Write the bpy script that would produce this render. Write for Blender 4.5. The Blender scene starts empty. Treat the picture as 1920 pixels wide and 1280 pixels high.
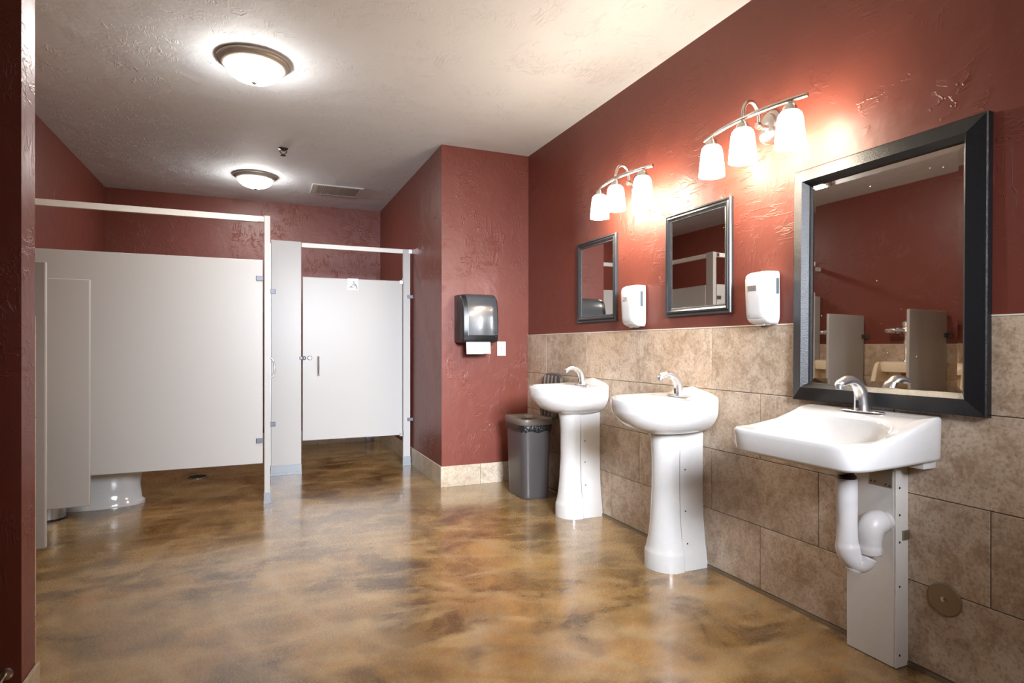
import bpy, bmesh, math, random
from mathutils import Vector, Matrix
random.seed(7)
C = bpy.context.collection
SC = bpy.context.scene
PI = math.pi

# ------------------------------------------------------------------ camera
F_PX = 1113.27
YAW = 0.4057
cam_d = bpy.data.cameras.new('camera')
cam_d.sensor_width = 36.0
cam_d.lens = F_PX / 1920 * 36
cam_d.shift_y = 9.5 / 1920
cam_d.clip_start = 0.02
cam = bpy.data.objects.new('camera', cam_d)
C.objects.link(cam)
cam.location = (0, 0, 1.1243)
cam.rotation_euler = (PI / 2, 0, -YAW)
SC.camera = cam

# ------------------------------------------------------------------ world and exposure
world = bpy.data.worlds.new('world')
SC.world = world
world.use_nodes = True
world.node_tree.nodes['Background'].inputs[0].default_value = (0.8, 0.85, 0.9, 1)
world.node_tree.nodes['Background'].inputs[1].default_value = 0.0
SC.view_settings.view_transform = 'Standard'
SC.view_settings.look = 'None'
SC.view_settings.gamma = 1.0
SC.view_settings.use_curve_mapping = False
SC.view_settings.exposure = 0.6
DOME_E = 110.0        # glow of the ceiling dome glass
SHADE_E = 39.0       # glow of the vanity shades
ADDED_KEY = 40.0      # watts of an unseen soft key light added near the camera

key_d = bpy.data.lights.new('added_key_light', 'AREA')
key_d.shape = 'RECTANGLE'
key_d.size = 0.9
key_d.size_y = 0.7
key_d.energy = ADDED_KEY
key_d.color = (0.84, 0.90, 1.0)
key = bpy.data.objects.new('added_key_light', key_d)
C.objects.link(key)
key_d.spread = math.radians(54)
key.location = (0.8, -0.8, 1.95)
key.rotation_euler = (Vector((1.35, 4.5, 0.55)) - Vector(key.location)).to_track_quat('-Z', 'Y').to_euler()

# ------------------------------------------------------------------ room measures
XR = 2.111      # face of the tiles on the right wall
XP = 2.121      # painted face of the right wall
XG = 2.1145      # grout face
XL = -1.4135
X1 = 1.357      # side of the jutting wall
YP = 4.5846
YB = 7.158
YN = -1.7       # wall behind the camera
HC = 2.7406
TT = 1.22       # top of the wainscot

# ------------------------------------------------------------------ materials
def new_mat(name):
    m = bpy.data.materials.new(name)
    m.use_nodes = True
    nt = m.node_tree
    return m, nt, nt.nodes['Principled BSDF']

def N(nt, typ, **kw):
    n = nt.nodes.new(typ)
    for k, v in kw.items():
        if k.startswith('i_'):
            key_ = k[2:]
            n.inputs[int(key_) if key_.isdigit() else key_.replace('_', ' ')].default_value = v
        else:
            setattr(n, k, v)
    return n

def ramp(nt, src, stops, interp='LINEAR'):
    r = nt.nodes.new('ShaderNodeValToRGB')
    r.color_ramp.interpolation = interp
    e = r.color_ramp.elements
    while len(e) < len(stops):
        e.new(0.5)
    for k, (p, c) in enumerate(stops):
        e[k].position = p
        e[k].color = (c, c, c, 1) if not isinstance(c, tuple) else (*c, 1)
    nt.links.new(src, r.inputs[0])
    return r.outputs[0]

def mixc(nt, fac, a, b, mode='MIX'):
    m = nt.nodes.new('ShaderNodeMix')
    m.data_type = 'RGBA'
    m.blend_type = mode
    for sock, v in ((m.inputs[0], fac), (m.inputs[6], a), (m.inputs[7], b)):
        if hasattr(v, 'links'):
            nt.links.new(v, sock)
        elif isinstance(v, tuple):
            sock.default_value = (*v, 1)
        else:
            sock.default_value = v
    return m.outputs[2]

def math_n(nt, op, a, b=0.0, clamp=False):
    m = nt.nodes.new('ShaderNodeMath')
    m.operation = op
    m.use_clamp = clamp
    for sock, v in ((m.inputs[0], a), (m.inputs[1], b)):
        if hasattr(v, 'links'):
            nt.links.new(v, sock)
        else:
            sock.default_value = v
    return m.outputs[0]

def coords(nt, scale=(1, 1, 1), rot=(0, 0, 0), per_object=False):
    tc = N(nt, 'ShaderNodeTexCoord')
    mp = N(nt, 'ShaderNodeMapping')
    mp.inputs['Scale'].default_value = scale
    mp.inputs['Rotation'].default_value = rot
    nt.links.new(tc.outputs['Object'], mp.inputs['Vector'])
    if per_object:
        oi = N(nt, 'ShaderNodeObjectInfo')
        mul = math_n(nt, 'MULTIPLY', oi.outputs['Random'], 37.0)
        cx = N(nt, 'ShaderNodeCombineXYZ')
        for k in range(3):
            nt.links.new(mul, cx.inputs[k])
        nt.links.new(cx.outputs[0], mp.inputs['Location'])
    return mp.outputs[0]

def noise(nt, vec, scale, detail=4, rough=0.55, dist=0.0):
    n = N(nt, 'ShaderNodeTexNoise')
    n.inputs['Scale'].default_value = scale
    n.inputs['Detail'].default_value = detail
    n.inputs['Roughness'].default_value = rough
    n.inputs['Distortion'].default_value = dist
    nt.links.new(vec, n.inputs['Vector'])
    return n.outputs['Fac']

def bump(nt, b, height, strength, distance):
    bn = N(nt, 'ShaderNodeBump')
    bn.inputs['Strength'].default_value = strength
    bn.inputs['Distance'].default_value = distance
    nt.links.new(height, bn.inputs['Height'])
    nt.links.new(bn.outputs[0], b.inputs['Normal'])

def plain(name, col, rough=0.5, metal=0.0, spec=0.5, coat=0.0, bumpy=None):
    m, nt, b = new_mat(name)
    b.inputs['Base Color'].default_value = (*col, 1)
    b.inputs['Roughness'].default_value = rough
    b.inputs['Metallic'].default_value = metal
    b.inputs['Specular IOR Level'].default_value = spec
    b.inputs['Coat Weight'].default_value = coat
    b.inputs['Coat Roughness'].default_value = 0.08
    v = coords(nt)
    h = noise(nt, v, bumpy[0] if bumpy else 35, 3)
    nt.links.new(mixc(nt, h, tuple(c * 0.95 for c in col), tuple(min(1, c * 1.04) for c in col)), b.inputs['Base Color'])
    if bumpy:
        bump(nt, b, h, bumpy[1], bumpy[2])
    return m

def plaster(name, col, rough, amount, tone=0.06, spec=0.4):
    """hand-trowelled plaster: knife ridges in patches over a soft roll"""
    m, nt, b = new_mat(name)
    v = coords(nt)
    fine = noise(nt, v, 40, 3, 0.5)
    roll = noise(nt, v, 5.0, 3, 0.5, 0.3)
    h = math_n(nt, 'MULTIPLY', roll, 1.0)
    # short knife strokes: thin crests of stretched noise, cut up by patch masks
    for k, (sc, rot, fr, mk) in enumerate((((1, 0.45, 2.4), (0.5, 0.35, 0.2), 13.0, 3.1), ((1.2, 2.2, 0.5), (-0.4, 0.9, 0.7), 11.0, 2.7), ((2.4, 0.6, 0.8), (0.9, -0.3, 1.1), 17.0, 3.7))):
        w = noise(nt, coords(nt, sc, rot), fr, 3, 0.55, 0.35)
        crest = ramp(nt, w, [(0.0, 0.0), (0.515, 0.0), (0.535, 1.0), (0.545, 0.55), (0.60, 0.0), (1.0, 0.0)])
        m1 = ramp(nt, noise(nt, coords(nt, (1, 1, 1), (0.3 * k, 0.5, k)), mk, 2, 0.5), [(0.0, 0.0), (0.52, 0.0), (0.62, 1.0), (1.0, 1.0)])
        m2 = ramp(nt, noise(nt, coords(nt, (1, 1, 1), (k, 0.2, 0.4 * k)), 9.0, 2, 0.5), [(0.0, 0.0), (0.44, 0.0), (0.54, 1.0), (1.0, 1.0)])
        h = math_n(nt, 'ADD', h, math_n(nt, 'MULTIPLY', math_n(nt, 'MULTIPLY', crest, m1), math_n(nt, 'MULTIPLY', m2, 0.42)))
    h = math_n(nt, 'ADD', h, math_n(nt, 'MULTIPLY', fine, 0.10))
    bump(nt, b, h, amount, 0.012)
    nt.links.new(mixc(nt, roll, tuple(c * (1 - tone) for c in col), tuple(min(1, c * (1 + tone)) for c in col)), b.inputs['Base Color'])
    b.inputs['Roughness'].default_value = rough
    b.inputs['Specular IOR Level'].default_value = spec
    return m

M = {}
RED = (0.148, 0.036, 0.023)
M['red'] = plaster('maroon trowelled paint', RED, 0.42, 0.45)
M['ceiling'] = plaster('off white trowelled ceiling', (0.73, 0.77, 0.81), 0.75, 0.62, 0.02)
M['grout'] = plain('grout', (0.20, 0.16, 0.115), 0.9)
M['caulk'] = plain('caulk', (0.72, 0.66, 0.56), 0.6)
M['panel'] = plain('greige partition enamel', (0.41, 0.395, 0.375), 0.36, spec=0.4, bumpy=(420, 0.05, 0.001))
M['rail'] = plain('cream enamel rail', (0.66, 0.64, 0.60), 0.35)
M['chrome'] = plain('chrome', (0.80, 0.80, 0.81), 0.26, 1.0)
M['satin'] = plain('satin nickel', (0.60, 0.57, 0.53), 0.28, 1.0)
M['steel'] = plain('brushed steel', (0.40, 0.41, 0.42), 0.36, 0.9)
M['shoe'] = plain('satin steel shoe', (0.26, 0.275, 0.29), 0.5, 0.6)
M['bracket'] = plain('dull chromed bracket', (0.13, 0.135, 0.15), 0.45, 0.8)
M['pan'] = plain('brushed nickel pan', (0.42, 0.385, 0.33), 0.45, 0.3)
M['bronze'] = plain('dull bracket metal', (0.30, 0.25, 0.19), 0.4, 0.8)
M['porcelain'] = plain('white porcelain', (0.56, 0.55, 0.535), 0.10, spec=0.5, coat=0.5)
M['bisque'] = plain('bisque porcelain', (0.76, 0.64, 0.47), 0.2, spec=0.5)
M['beige_panel'] = plain('beige panel', (0.62, 0.50, 0.38), 0.3)
M['white_plastic'] = plain('white plastic', (0.60, 0.60, 0.595), 0.3)
M['white_pvc'] = plain('white moulded vinyl', (0.58, 0.56, 0.55), 0.38)
M['chase'] = plain('painted white chase', (0.58, 0.55, 0.51), 0.4)
M['black'] = plain('black plastic', (0.012, 0.012, 0.013), 0.35)
M['smoke'] = plain('smoky grey cover', (0.055, 0.062, 0.068), 0.22, spec=0.7, coat=0.4)
M['bin'] = plain('dark taupe plastic', (0.062, 0.053, 0.052), 0.36)
M['bin_rim'] = plain('taupe rim plastic', (0.13, 0.105, 0.085), 0.4)
M['liner'] = plain('black bin liner', (0.010, 0.010, 0.011), 0.22, bumpy=(60, 0.9, 0.01))
M['paper'] = plain('paper', (0.85, 0.84, 0.84), 0.9)
M['dark'] = plain('dark recess', (0.02, 0.018, 0.016), 0.8)
M['window_grey'] = plain('grey level window', (0.10, 0.125, 0.14), 0.15)
M['ink'] = plain('grey ink', (0.16, 0.16, 0.16), 0.6)
M['rust'] = plain('rust stain', (0.36, 0.13, 0.04), 0.8)
M['vent'] = plain('painted vent', (0.60, 0.58, 0.56), 0.5)
M['sprinkler'] = plain('dark brass', (0.08, 0.07, 0.06), 0.35, 0.8)

def frame_mat(name, col, rough):
    m, nt, b = new_mat(name)
    v = coords(nt)
    n1 = noise(nt, coords(nt, (1, 3.0, 14.0)), 26, 4, 0.7, 0.8)
    n2 = noise(nt, v, 160, 3)
    nt.links.new(mixc(nt, n1, tuple(c * 0.7 for c in col), tuple(c * 1.8 for c in col)), b.inputs['Base Color'])
    b.inputs['Roughness'].default_value = rough
    b.inputs['Specular IOR Level'].default_value = 0.4
    bump(nt, b, math_n(nt, 'ADD', n1, n2), 0.35, 0.002)
    return m
M['frame'] = frame_mat('black scored wood frame', (0.006, 0.006, 0.007), 0.35)
M['frame_small'] = plain('gunmetal black moulding', (0.028, 0.030, 0.034), 0.22, spec=0.8)

def mirror_mat(name, dots):
    m, nt, b = new_mat(name)
    b.inputs['Metallic'].default_value = 1.0
    b.inputs['Roughness'].default_value = 0.015
    b.inputs['Base Color'].default_value = (0.70, 0.66, 0.62, 1)
    v = coords(nt)
    vo = N(nt, 'ShaderNodeTexVoronoi')
    vo.inputs['Scale'].default_value = 30
    nt.links.new(v, vo.inputs['Vector'])
    spot = ramp(nt, vo.outputs['Distance'], [(0.0, 1.0), (0.07, 1.0), (0.085, 0.0), (1.0, 0.0)])
    keep = ramp(nt, noise(nt, v, 11, 2), [(0, 0.0), (0.56, 0.0), (0.6, 1.0), (1, 1.0)])
    f = math_n(nt, 'MULTIPLY', math_n(nt, 'MULTIPLY', spot, keep), dots)
    nt.links.new(math_n(nt, 'SUBTRACT', 1.0, f), b.inputs['Metallic'])
    nt.links.new(ramp(nt, f, [(0, 0.015), (1, 0.6)]), b.inputs['Roughness'])
    return m
M['mirror'] = mirror_mat('spotted mirror glass', 0.5)

def tile_mat(name, base, light, dark):
    m, nt, b = new_mat(name)
    v = coords(nt, per_object=True)
    big = noise(nt, v, 3.2, 5, 0.6, 0.6)
    mid = noise(nt, v, 14, 6, 0.7, 0.5)
    fine = noise(nt, v, 85, 4, 0.7)
    c = mixc(nt, ramp(nt, big, [(0.3, 0.0), (0.7, 1.0)]), base, light)
    c = mixc(nt, ramp(nt, mid, [(0.36, 0.75), (0.55, 0.0)]), c, dark)
    c = mixc(nt, ramp(nt, fine, [(0.36, 0.55), (0.5, 0.0)]), c, tuple(x * 0.72 for x in dark))
    c = mixc(nt, ramp(nt, fine, [(0.58, 0.0), (0.72, 0.45)]), c, tuple(min(1, x * 1.25) for x in light))
    oi = N(nt, 'ShaderNodeObjectInfo')
    tint = ramp(nt, oi.outputs['Random'], [(0, (0.90, 0.90, 0.90)), (1, (1.04, 1.03, 1.02))])
    c = mixc(nt, 1.0, c, tint, 'MULTIPLY')
    nt.links.new(c, b.inputs['Base Color'])
    b.inputs['Roughness'].default_value = 0.42
    bump(nt, b, math_n(nt, 'ADD', math_n(nt, 'MULTIPLY', fine, 0.4), mid), 0.28, 0.004)
    return m
M['tile'] = tile_mat('beige stone tile', (0.44, 0.325, 0.225), (0.60, 0.50, 0.395), (0.30, 0.20, 0.125))
M['basetile'] = tile_mat('pale stone base tile', (0.46, 0.38, 0.28), (0.58, 0.50, 0.40), (0.36, 0.27, 0.18))

def floor_mat():
    m, nt, b = new_mat('stained sealed concrete')
    v = coords(nt)
    big = noise(nt, v, 0.75, 4, 0.55, 0.6)
    mid = noise(nt, v, 2.6, 8, 0.68, 0.7)
    streak = noise(nt, coords(nt, (0.55, 1.7, 1), (0, 0, 0.45)), 3.4, 8, 0.72, 0.5)
    fine = noise(nt, v, 120, 5, 0.75)
    speck = noise(nt, v, 34, 4, 0.7)
    c = mixc(nt, ramp(nt, mid, [(0.37, 0.0), (0.63, 1.0)]), (0.080, 0.040, 0.011), (0.30, 0.165, 0.048))
    c = mixc(nt, ramp(nt, big, [(0.45, 0.0), (0.68, 0.65)]), c, (0.30, 0.20, 0.085))
    c = mixc(nt, ramp(nt, streak, [(0.50, 0.0), (0.72, 0.60)]), c, (0.46, 0.32, 0.16))
    c = mixc(nt, ramp(nt, streak, [(0.30, 0.55), (0.45, 0.0)]), c, (0.060, 0.036, 0.016))
    c = mixc(nt, ramp(nt, speck, [(0.30, 0.35), (0.44, 0.0)]), c, (0.060, 0.038, 0.018))
    c = mixc(nt, ramp(nt, fine, [(0.34, 0.22), (0.46, 0.0)]), c, (0.050, 0.032, 0.015))
    # trowel arcs
    for cx, cy, sc, s in ((0.2, 0.9, 1.3, 0.5), (1.9, 3.4, 1.1, 0.45)):
        tc = N(nt, 'ShaderNodeTexCoord')
        mp = N(nt, 'ShaderNodeMapping')
        mp.inputs['Location'].default_value = (-cx, -cy, 0)
        nt.links.new(tc.outputs['Object'], mp.inputs['Vector'])
        w = N(nt, 'ShaderNodeTexWave', wave_type='RINGS', rings_direction='Z')
        w.inputs['Scale'].default_value = sc
        w.inputs['Distortion'].default_value = 2.2
        w.inputs['Detail'].default_value = 4
        w.inputs['Detail Scale'].default_value = 1.6
        nt.links.new(mp.outputs[0], w.inputs['Vector'])
        line = ramp(nt, w.outputs['Fac'], [(0.0, 0.0), (0.86, 0.0), (0.97, s), (1.0, s)])
        line = math_n(nt, 'MULTIPLY', line, ramp(nt, mid, [(0.42, 0.0), (0.6, 1.0)]))
        c = mixc(nt, line, c, (0.34, 0.24, 0.12))
    nt.links.new(c, b.inputs['Base Color'])
    nt.links.new(ramp(nt, fine, [(0.3, 0.24), (0.7, 0.30)]), b.inputs['Roughness'])
    b.inputs['Specular IOR Level'].default_value = 0.55
    b.inputs['Coat Weight'].default_value = 0.55
    b.inputs['Coat Roughness'].default_value = 0.14
    bump(nt, b, math_n(nt, 'ADD', mid, math_n(nt, 'MULTIPLY', fine, 0.08)), 0.07, 0.01)
    return m
M['floor'] = floor_mat()

def glow(name, col, e, rim=1.0):
    m, nt, b = new_mat(name)
    b.inputs['Base Color'].default_value = (0.9, 0.88, 0.84, 1)
    b.inputs['Roughness'].default_value = 0.25
    b.inputs['Emission Color'].default_value = (*col, 1)
    b.inputs['Emission Strength'].default_value = e
    if rim < 1:   # the glass is brighter below its bulbs than at its rim
        g = N(nt, 'ShaderNodeTexCoord')
        sp = N(nt, 'ShaderNodeSeparateXYZ')
        nt.links.new(g.outputs['Object'], sp.inputs[0])
        nt.links.new(math_n(nt, 'MULTIPLY', ramp(nt, math_n(nt, 'MULTIPLY', sp.outputs[2], -8.4), [(0.34, rim), (0.75, 0.7), (1.0, 1.0)]), e), b.inputs['Emission Strength'])
    return m
M['dome'] = glow('lit dome glass', (1.0, 0.95, 0.90), DOME_E, 0.22)
M['shade'] = glow('lit shade glass', (1.0, 0.845, 0.65), SHADE_E)

# ------------------------------------------------------------------ helpers
def wloc(o):
    v = Vector((0, 0, 0))
    while o is not None:
        v = v + Vector(o.location)
        o = o.parent
    return v

def link(o, parent=None):
    C.objects.link(o)
    if parent is not None:
        o.parent = parent
    return o

def tag(o, label=None, cat=None, group=None, kind=None):
    if label: o['label'] = label
    if cat: o['category'] = cat
    if group: o['group'] = group
    if kind: o['kind'] = kind
    return o

def thing(name, loc, label, cat, group=None):
    o = bpy.data.objects.new(name, None)
    o.empty_display_size = 0.05
    o.location = loc
    C.objects.link(o)
    return tag(o, label, cat, group)

def obj(name, bm, m, parent=None, smooth=False, angle=None):
    """link a bmesh given in world coordinates as one mesh object"""
    bmesh.ops.recalc_face_normals(bm, faces=bm.faces)
    if parent is not None:
        bmesh.ops.translate(bm, verts=bm.verts, vec=-wloc(parent))
    me = bpy.data.meshes.new(name)
    if smooth:
        for f in bm.faces: f.smooth = True
        if angle:
            for e in bm.edges:
                if len(e.link_faces) == 2 and e.calc_face_angle(0) > angle:
                    e.smooth = False
    bm.to_mesh(me)
    bm.free()
    me.materials.append(m if not isinstance(m, str) else M[m])
    o = bpy.data.objects.new(name, me)
    return link(o, parent)

def put(name, me, loc, parent=None, rot=None):
    """another object with shared mesh data, at a world place"""
    o = bpy.data.objects.new(name, me)
    o.location = Vector(loc) - (wloc(parent) if parent is not None else Vector((0, 0, 0)))
    if rot: o.rotation_euler = rot
    return link(o, parent)

def copy_tree(o, parent=None):
    c = o.copy()
    C.objects.link(c)
    c.parent = parent
    for ch in list(o.children):
        copy_tree(ch, c)
    return c

def bx(x0, x1, y0, y1, z0, z1, bev=0.0, seg=2, bm=None):
    b = bmesh.new()
    bmesh.ops.create_cube(b, size=1)
    bmesh.ops.scale(b, vec=(x1 - x0, y1 - y0, z1 - z0), verts=b.verts)
    bmesh.ops.translate(b, vec=((x0 + x1) / 2, (y0 + y1) / 2, (z0 + z1) / 2), verts=b.verts)
    if bev > 0:
        bmesh.ops.bevel(b, geom=list(b.edges), offset=bev, segments=seg, affect='EDGES', profile=0.5)
    if bm is None:
        return b
    join(bm, b)
    return bm

def join(dst, src):
    me = bpy.data.meshes.new('tmp')
    src.to_mesh(me)
    dst.from_mesh(me)
    bpy.data.meshes.remove(me)
    src.free()

def loft(rings, close_start=True, close_end=True, closed=True):
    b = bmesh.new()
    vs = [[b.verts.new(p) for p in r] for r in rings]
    n = len(rings[0])
    for k in range(len(vs) - 1):
        for i in range(n if closed else n - 1):
            j = (i + 1) % n
            b.faces.new((vs[k][i], vs[k][j], vs[k + 1][j], vs[k + 1][i]))
    if close_start: b.faces.new(vs[0][::-1])
    if close_end: b.faces.new(vs[-1])
    return b

def circle(c, r, axis='Z', n=32, ry=None):
    ry = ry or r
    out = []
    for i in range(n):
        t = 2 * PI * i / n
        a, b_ = r * math.cos(t), ry * math.sin(t)
        if axis == 'Z': out.append((c[0] + a, c[1] + b_, c[2]))
        elif axis == 'X': out.append((c[0], c[1] + a, c[2] + b_))
        else: out.append((c[0] + a, c[1], c[2] + b_))
    return out

def lathe(c, prof, axis='Z', n=32, caps=(True, True), ky=1.0):
    """prof: (radius, offset along the axis)"""
    rings = []
    for r, h in prof:
        p = list(c)
        p['XYZ'.index(axis)] += h
        rings.append(circle(p, max(r, 1e-4), axis, n, max(r, 1e-4) * ky))
    return loft(rings, *caps)

def tube(pts, radii, n=14, caps=(True, True), flat=None):
    """sweep round sections along points; flat scales the section along the first normal"""
    pts = [Vector(p) for p in pts]
    if not isinstance(radii, (list, tuple)): radii = [radii] * len(pts)
    T = []
    for i in range(len(pts)):
        a = pts[max(i - 1, 0)]
        b_ = pts[min(i + 1, len(pts) - 1)]
        T.append((b_ - a).normalized())
    up = Vector((0, 1, 0)) if abs(T[0].y) < 0.9 else Vector((1, 0, 0))
    nrm = (up - T[0] * up.dot(T[0])).normalized()
    rings = []
    for i, p in enumerate(pts):
        nrm = (nrm - T[i] * nrm.dot(T[i])).normalized()
        bi = T[i].cross(nrm)
        r = radii[i]
        fl = flat[i] if flat else 1.0
        rings.append([tuple(p + nrm * (r * fl * math.cos(2 * PI * k / n)) + bi * (r * math.sin(2 * PI * k / n))) for k in range(n)])
    return loft(rings, *caps)

def smooth_path(ctrl, n=8):
    """Catmull-Rom through control points"""
    P = [Vector(c) for c in ctrl]
    P = [P[0] * 2 - P[1]] + P + [P[-1] * 2 - P[-2]]
    out = []
    for i in range(1, len(P) - 2):
        for k in range(n):
            t = k / n
            a, b_, c, d = P[i - 1], P[i], P[i + 1], P[i + 2]
            out.append(0.5 * ((2 * b_) + (c - a) * t + (2 * a - 5 * b_ + 4 * c - d) * t * t + (3 * b_ - a - 3 * c + d) * t ** 3))
    out.append(P[-2])
    return out

def interp(tab, x):
    if x <= tab[0][0]: return tab[0][1]
    for (a, va), (b_, vb) in zip(tab, tab[1:]):
        if x <= b_:
            t = (x - a) / (b_ - a)
            return va + (vb - va) * t
    return tab[-1][1]

def sstep(a, b_, x):
    t = max(0.0, min(1.0, (x - a) / (b_ - a)))
    return t * t * (3 - 2 * t)

def structure(o):
    o['kind'] = 'structure'
    return o

def screw_mesh(r, axis, mat='steel'):
    b = lathe((0, 0, 0), [(r, 0), (r, 0.0012), (r * 0.6, 0.0024)], axis, 10)
    bmesh.ops.recalc_face_normals(b, faces=b.faces)
    me = bpy.data.meshes.new('screw')
    b.to_mesh(me); b.free()
    me.materials.append(M[mat])
    return me

# ------------------------------------------------------------------ room shell
structure(obj('floor', bx(-3.2, 2.3, YN - 0.1, YB + 0.1, -0.1, 0.0), 'floor'))
structure(obj('ceiling', bx(-3.2, 2.3, YN - 0.1, YB + 0.1, HC, HC + 0.1), 'ceiling'))
wall_right = structure(obj('wall_right', bx(XP, XP + 0.12, YN, YP + 0.02, 0, HC), 'red'))
wall_end = structure(obj('wall_end', bx(X1, XP, YP, YB, 0, HC), 'red'))
wall_back = structure(obj('wall_back', bx(XL - 0.1, X1, YB, YB + 0.1, 0, HC), 'red'))
wall_left = structure(obj('wall_left', bx(XL - 0.12, XL, 2.22, YB, 0, HC), 'red'))
XW, YW0, YW1 = -0.617, 2.107, 2.220
wall_wing = structure(obj('wall_wing', bx(-3.1, XW, YW0, YW1, 0, HC), 'red'))
structure(obj('wall_near', bx(-3.1, XP + 0.1, YN - 0.1, YN, 0, HC), 'red'))
structure(obj('wall_entry', bx(-3.2, -3.1, YN, YW0, 0, HC), 'red'))

# grout bed and the single tiles of the right wall
obj('grout_bed', bx(XG, XP, YN, YP, 0, TT - 0.002), 'grout', wall_right)
obj('tile_cap', bx(XR - 0.001, XP, YN, YP, TT - 0.001, TT + 0.004), 'caulk', wall_right)
obj('floor_joint_strip', bx(XR - 0.006, XP, YN, YP - 0.012, 0.0, 0.016), 'bronze', wall_right)
PITCH, G = 0.6205, 0.0035
tile_cache = {}
def tile_mesh(w, h, d, axis, mat):
    k = (round(w, 3), round(h, 3), round(d, 3), axis, mat)
    if k not in tile_cache:
        if axis == 'X': b = bx(-d / 2, d / 2, -w / 2, w / 2, -h / 2, h / 2, 0.0012, 1)
        else: b = bx(-w / 2, w / 2, -d / 2, d / 2, -h / 2, h / 2, 0.0012, 1)
        bmesh.ops.recalc_face_normals(b, faces=b.faces)
        me = bpy.data.meshes.new('tile')
        b.to_mesh(me); b.free()
        me.materials.append(M[mat])
        tile_cache[k] = me
    return tile_cache[k]

ROWS = [(0.0165, 0.3035), (0.3035, 0.6085), (0.6085, 0.9085), (0.9085, 1.2195)]
def wainscot(parent, y0, y1, face, sign, phase_odd, phase_even):
    """face: x of the tile face, sign: +1 tiles stand behind face toward +x"""
    for r, (z0, z1) in enumerate(ROWS):
        ph = phase_odd if r % 2 == 1 else phase_even
        k0 = math.floor((y0 - ph) / PITCH)
        y = ph + k0 * PITCH
        while y < y1:
            a, b_ = max(y, y0), min(y + PITCH, y1)
            if b_ - a > 0.02:
                w, h = b_ - a - G, z1 - z0 - G
                me = tile_mesh(w, h, 0.008, 'X', 'tile')
                put('tile', me, (face + sign * 0.004, (a + b_) / 2, (z0 + z1) / 2), parent)
            y += PITCH
wainscot(wall_right, YN, YP, XR, 1, 1.738 + 0.0, 2.044)
# left wall in the urinal bay
obj('grout_bed', bx(XL, XL + 0.005, YW1, 4.60, 0, TT - 0.002), 'grout', wall_left)
obj('tile_cap', bx(XL, XL + 0.010, YW1, 4.60, TT - 0.001, TT + 0.004), 'caulk', wall_left)
wainscot(wall_left, YW1 + 0.012, 4.60, XL + 0.009, -1, 2.35, 2.66)
# far side of the wing wall
obj('grout_bed', bx(XL, XW - 0.001, YW1, YW1 + 0.004, 0, TT - 0.002), 'grout', wall_wing)
for r, (z0, z1) in enumerate(ROWS):
    for a, b_ in (((-1.40, -1.10), (-1.10, XW)) if r % 2 else ((-1.40, -1.23), (-1.23, XW))):
        put('tile', tile_mesh(b_ - a - G, z1 - z0 - G, 0.008, 'Y', 'basetile'), ((a + b_) / 2 + 0.001, YW1 + 0.0075, (z0 + z1) / 2), wall_wing)

# baseboards: each tile of the skirting its own piece
BH = 0.165
def base_run(name, p0, p1, joints, n):
    """p0->p1 along the wall foot; n = outward normal"""
    p0, p1, n = Vector((*p0, 0)), Vector((*p1, 0)), Vector((*n, 0))
    d = (p1 - p0).normalized()
    L = (p1 - p0).length
    horizontal = abs(d.x) > 0.5
    lo, hi = Vector(p0), Vector(p1) + n * 0.004
    root = structure(obj(name, bx(min(lo.x, hi.x), max(lo.x, hi.x), min(lo.y, hi.y), max(lo.y, hi.y), 0, BH - 0.003), 'grout'))
    cuts = [0.0] + [j for j in joints if 0 < j < L] + [L]
    for a, b_ in zip(cuts, cuts[1:]):
        me = tile_mesh(b_ - a - 0.002, BH, 0.009, 'Y' if horizontal else 'X', 'basetile')
        c = p0 + d * ((a + b_) / 2) + n * 0.0055
        put('base_tile', me, (c.x, c.y, BH / 2), root)
    return root
base_run('baseboard_end', (X1 - 0.010, YP), (XR - 0.001, YP), [0.335, 0.65], (0, -1))
base_run('baseboard_side', (X1, YP), (X1, YB), [0.29 + 0.31 * k for k in range(9)], (-1, 0))
base_run('baseboard_back', (XL, YB), (X1 - 0.01, YB), [0.2 + 0.31 * k for k in range(9)], (0, -1))
base_run('baseboard_left', (XL, 4.62), (XL, YB - 0.01), [0.2 + 0.31 * k for k in range(9)], (1, 0))
base_run('baseboard_wing', (XW, YW0), (XW, YW1 + 0.012), [], (1, 0))
base_run('baseboard_wing_front', (-3.09, YW0), (XW, YW0), [0.3 + 0.31 * k for k in range(8)], (0, -1))

# ------------------------------------------------------------------ toilet stalls
def bracket(parent, x, y, z, w=0.05, d=0.012, h=0.03, side=0):
    b = bx(x - w / 2, x + w / 2, y - d, y, z - h / 2, z + h / 2, 0.002, 1)
    if side:   # wing that wraps to the neighbour
        bx(x + side * w / 2 - 0.004, x + side * w / 2 + 0.004, y - d * 1.6, y + 0.03, z - h / 2 - 0.002, z + h / 2 + 0.002, 0.001, 1, b)
    o = obj('bracket', b, 'bracket', parent)
    p = put('screw', SCREW_Y, (x - 0.008 * (side or 1), y - d, z), o)
    return o
SCREW_Y = screw_mesh(0.004, 'Y', 'bronze')
SCREW_Xm = screw_mesh(0.0035, 'X', 'dark')

# wide stall front, fixed panel
YF = 4.60
t = thing('stall_panel', (-0.68, YF, 0.29), 'wide greige front panel of the left stall, floating above the floor', 'stall panel')
obj('panel', bx(-1.405, 0.039, YF, YF + 0.026, 0.29, 1.742, 0.004), 'panel', t)
for z in (1.611, 0.455):
    bracket(t, 0.018, YF, z, 0.048, 0.010, 0.034)
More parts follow.
